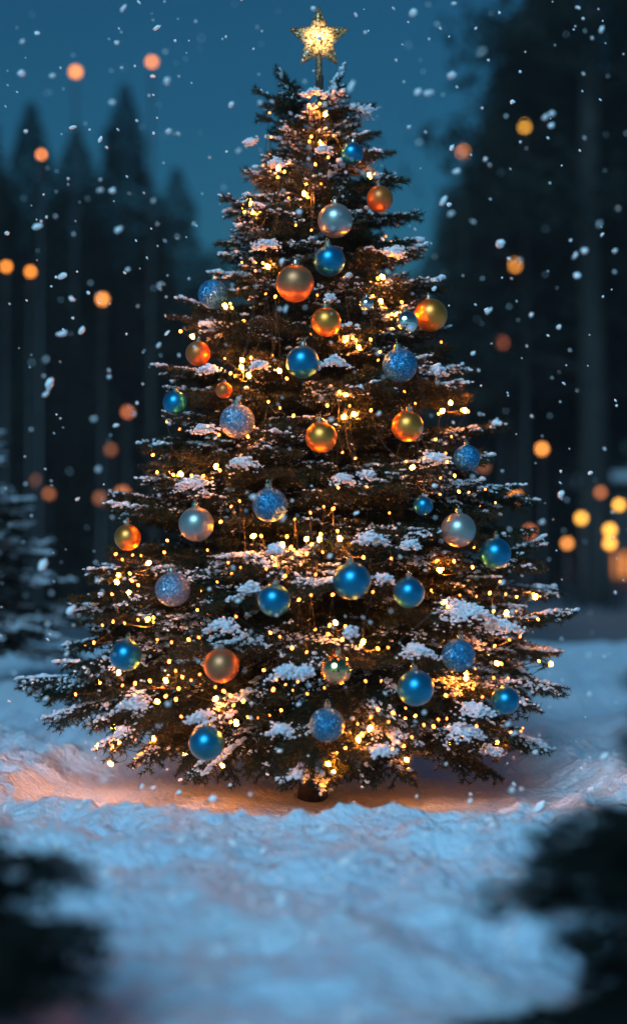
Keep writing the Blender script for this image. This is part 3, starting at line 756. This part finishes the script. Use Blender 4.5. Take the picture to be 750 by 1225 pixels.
# ------------------------------------------------------------------ lamps (out of focus discs)
OR = (1, .29, .03); YE = (1, .45, .05)
LAMP = [(91, 86, 19, OR, 1.0, 4.4, 'orange street lamp, left of the pair high in the left sky'), (182, 74, 19, (1, .27, .04), .8, 3.8, 'orange street lamp, right of the pair high in the left sky'), (50, 185, 11, (1, .27, .06), .8, 3, 'small orange street lamp against the left spruces, alone'),
        (8, 319, 13, OR, .9, 3.2, 'orange street lamp touching the left edge of the view'), (37, 325, 13, OR, .9, 3.2, 'orange street lamp right of the one touching the left edge'), (123, 358, 17, (1, .33, .06), 1.0, 3.8, 'orange street lamp against the middle of the left spruces'),
        (627, 151, 18, YE, 1.0, 4, 'yellow street lamp, the highest on the right side'), (554, 182, 20, (1, .30, .05), .95, 4, 'orange street lamp left of the highest yellow one'), (615, 317, 19, (1, .36, .05), 1.1, 4.6, 'amber street lamp at mid height on the right side'),
        (600, 410, 19, (1, .25, .12), .35, 4.6, 'dull copper street lamp below the amber one on the right'), (153, 493, 17, (1, .22, .07), .35, 4, 'dull orange street lamp above the left kiosk'), (133, 538, 17, (1, .22, .09), .12, 4, 'faint street lamp under the dull orange one on the left'),
        (648, 537, 19, (1, .33, .06), 1.0, 4, 'orange street lamp alone between fir and right trunk'), (45, 575, 17, (1, .22, .09), .12, 5, 'faint street lamp behind the snowy left spruce'), (59, 591, 17, (1, .25, .08), .2, 4, 'dim street lamp beside the snowy left spruce tip'),
        (147, 591, 17, (1, .23, .06), .5, 6.5, 'large orange street lamp just left of the fir'), (120, 596, 17, (1, .22, .09), .15, 5, 'dim street lamp left of the large orange one'), (185, 563, 17, (1, .22, .09), .12, 5, 'faint street lamp at the left edge of the fir'),
        (578, 558, 18, (1, .22, .1), .12, 5, 'faint street lamp at the right edge of the fir'), (615, 594, 18, (1, .30, .05), .9, 6, 'orange street lamp partly behind a right bough of the fir'), (633, 636, 18, (1, .22, .07), .45, 5, 'dull orange street lamp above the left end of the kiosk'),
        (678, 650, 15, (1, .33, .06), .75, 4.2, 'orange street lamp just left of the big right trunk, lower one'), (695, 620, 15.5, YE, 1.1, 4.8, 'yellow street lamp just left of the big right trunk, upper one'), (718, 589, 16, (1, .25, .07), .3, 4, 'dim orange street lamp beside the big trunk, above the yellow ones'),
        (740, 604, 15.5, YE, 1.1, 4.2, 'yellow street lamp nearest the right edge'), (729, 634, 16, YE, 1.3, 5, 'bright yellow street lamp, upper of the touching pair at right'), (729, 650, 15.2, (1, .42, .05), 1.3, 5, 'bright yellow street lamp, lower of the touching pair at right')]
AP = .056; FOC = 4.62
for (px, py, Y, col, inten, er, lab) in LAMP:
    p = P(px, py, Y); d = Y + 5; r = er / F * d
    blur = AP * F * abs(1 / FOC - 1 / d) / 2
    L = inten * ((blur ** 2) / (er ** 2) + 1) * 1.05
    e = empty('street_lamp', (p[0], Y, 0)); tag(e, lab, 'street lamp', 'street lamps among the far trees')
    V, f = uvs(r, 20, 12); V[:, 2] += p[2]
    mesh_np('lamp_globe', V, f, mats=[emis('lamp_glow', col, L, (.5, .3, .1))], parent=e, smooth=True)
    V, f = lathe([(r * .35, p[2] + r * .95), (r * .5, p[2] + r * 1.0), (r * .3, p[2] + r * 1.25), (1e-5, p[2] + r * 1.35)], 12); mesh_np('lamp_cap', V, f, mats=[M['metal_dark']], parent=e)
    V, f = polytube([(0, 0, -.1), (0, 0, .4), (0, 0, p[2] - r * .97)], [.045, .024, .016], 8); mesh_np('pole', V, f, mats=[M['metal_dark']], parent=e, smooth=True)

# ------------------------------------------------------------------ falling snow
rf = np.random.RandomState(77)
FL = [(75, 330, 6.5), (60, 459, 8.5), (598, 291, 8), (699, 300, 6), (513, 111, 6), (85, 730, 7.5), (52, 676, 8.5), (202, 157, 5), (135, 228, 5), (46, 271, 6.5), (494, 15, 7), (592, 505, 5.5), (671, 591, 6), (181, 1218, 7), (493, 1157, 5), (45, 1013, 5), (368, 1050, 4), (26, 88, 6), (200, 97, 6), (98, 395, 5.5),
      (75, 399, 6), (142, 275, 6), (652, 140, 5), (659, 150, 5), (420, 103, 6), (277, 125, 5), (660, 136, 5), (719, 35, 5), (690, 330, 6), (546, 205, 5), (530, 240, 6), (722, 905, 7), (612, 945, 5), (45, 40, 4), (540, 90, 7), (500, 110, 6), (375, 10, 4), (705, 830, 4), (640, 900, 4), (735, 300, 4)]
fl = [(x, y, r * .82, rf.uniform(3.5, 4.2)) for x, y, r in FL]
while len(fl) < 980:
    px = rf.uniform(-20, 770); py = rf.uniform(-20, 1245)
    if py > 960 and rf.rand() < .15: continue
    intree = 110 < py < 900 and abs(px - 378) < Rz(P(px, py, 0)[2]) / 5 * F
    if intree and rf.rand() < .35: continue
    r = rf.choice([rf.uniform(.9, 1.5), rf.uniform(1.4, 2.3), rf.uniform(2.3, 3.8)], p=[.42, .42, .16])
    d = rf.uniform(3.5, 4.15) if intree else rf.choice([rf.uniform(2.9, 3.6), rf.uniform(3.6, 5.6), rf.uniform(5.6, 8)], p=[.12, .66, .22])
    if py > 700:
        lim = .756 / max((py - 660) / F, .01) * .93; d = min(d, lim * rf.uniform(.9, 1))
        if d < 2.2: d = 2.2
        if py > 930: r = max(r * 1.9, 2.6)
    fl.append((px, py, r, d))
fl.sort(key=lambda q: -q[2])
vi, fi = ICO[1]
fme = []
for k in range(8):
    v = vi * (1 + .3 * rf.uniform(-1, 1, (len(vi), 1))) * np.array([1, .8, .8])
    o = mesh_np('snowflake', v, fi, mats=[M['flake']], smooth=True); fme.append(o.data); bpy.data.objects.remove(o)
A = Acc()
for k, (px, py, r, d) in enumerate(fl):
    p = P(px, py, d - 5); R = r / F * d * .92; el = rf.choice([1.0, 1.2, 1.5], p=[.5, .35, .15])
    if k < 300:
        o = bpy.data.objects.new('snowflake', fme[k % 8]); COL.objects.link(o); o.location = Vector(p)
        o.scale = (R * el, R / el ** .5, R / el ** .5); o.rotation_euler = (rf.uniform(-.4, .4), rf.uniform(-1.2, .1), rf.uniform(-.5, .5))
        tag(o, 'white snowflake drifting down through the evening air', 'snowflake', 'large snowflakes falling in front of the scene')
    else:
        v, f = blobs(p[None], np.array([[R * el, R, R / el]]), .25, 0, np.array([[math.cos(.7), .2, -.7]]), rf); A.add(v, f, 0)
V, f, m = A.get(); o = mesh_np('falling_snow', V, f, mats=[M['flake']], smooth=True); tag(o, 'fine white flakes falling everywhere in the dark air', 'falling snow', None, 'stuff')

# ------------------------------------------------------------------ haze
HAZE = 0.0019
if HAZE:
    A = Acc(); box(A, -270, 270, -62, 430, -1.6, 26); V, f, m = A.get(); o = mesh_np('haze', V, f); tag(o, 'thin blue evening haze', 'haze', None, 'stuff')
    m = bpy.data.materials.new('evening_haze'); m.use_nodes = True; t = m.node_tree; t.nodes.clear()
    out = t.nodes.new('ShaderNodeOutputMaterial'); v = t.nodes.new('ShaderNodeVolumePrincipled')
    v.inputs['Color'].default_value = (.72, .86, .95, 1); v.inputs['Density'].default_value = HAZE; v.inputs['Anisotropy'].default_value = .2
    t.links.new(v.outputs[0], out.inputs['Volume']); o.data.materials.append(m)

# ------------------------------------------------------------------ sky and light
w = bpy.data.worlds.new('World'); sc.world = w; w.use_nodes = True; t = w.node_tree; bg = t.nodes['Background']
sky = t.nodes.new('ShaderNodeTexSky'); sky.sky_type = 'NISHITA'; sky.sun_disc = False
SUN_E, SUN_A = math.radians(56), math.radians(200)
sky.sun_elevation = math.radians(3); sky.sun_rotation = math.radians(200)
mx = t.nodes.new('ShaderNodeMix'); mx.data_type = 'RGBA'; mx.blend_type = 'MULTIPLY'; mx.inputs[0].default_value = 1; mx.inputs[7].default_value = (.07, .47, .92, 1)
t.links.new(sky.outputs[0], mx.inputs[6]); t.links.new(mx.outputs[2], bg.inputs[0]); bg.inputs[1].default_value = .112
L = bpy.data.lights.new('sun', 'SUN'); L.energy = 2.85; L.angle = math.radians(36); L.color = (.36, .71, 1)
so = bpy.data.objects.new('sun', L); COL.objects.link(so)
dv = Vector((-.24, -.85, .60)).normalized()   # towards the light: above and behind the camera
so.rotation_euler = dv.to_track_quat('Z', 'Y').to_euler(); so.location = (0, 0, 12)

# ------------------------------------------------------------------ camera
cd = bpy.data.cameras.new('camera'); co = bpy.data.objects.new('camera', cd); COL.objects.link(co); sc.camera = co
co.location = CAM; co.rotation_euler = (PI / 2 + PITCH, 0, 0)
cd.sensor_fit = 'VERTICAL'; cd.sensor_height = 36; cd.lens = F / 1225 * 36; cd.clip_end = 2000; cd.clip_start = .05
cd.dof.use_dof = True; cd.dof.focus_distance = FOC; cd.dof.aperture_fstop = cd.lens / 1000 / AP
vs = sc.view_settings; vs.view_transform = 'Standard'; vs.look = 'None'; vs.exposure = 0; vs.gamma = 1
c = sc.cycles; c.use_denoising = True; c.denoiser = 'OPENIMAGEDENOISE'; c.max_bounces = 6; c.diffuse_bounces = 3; c.glossy_bounces = 3; c.volume_bounces = 0
c.sample_clamp_indirect = 4; c.sample_clamp_direct = 0; c.use_light_tree = True; c.caustics_reflective = False; c.caustics_refractive = False
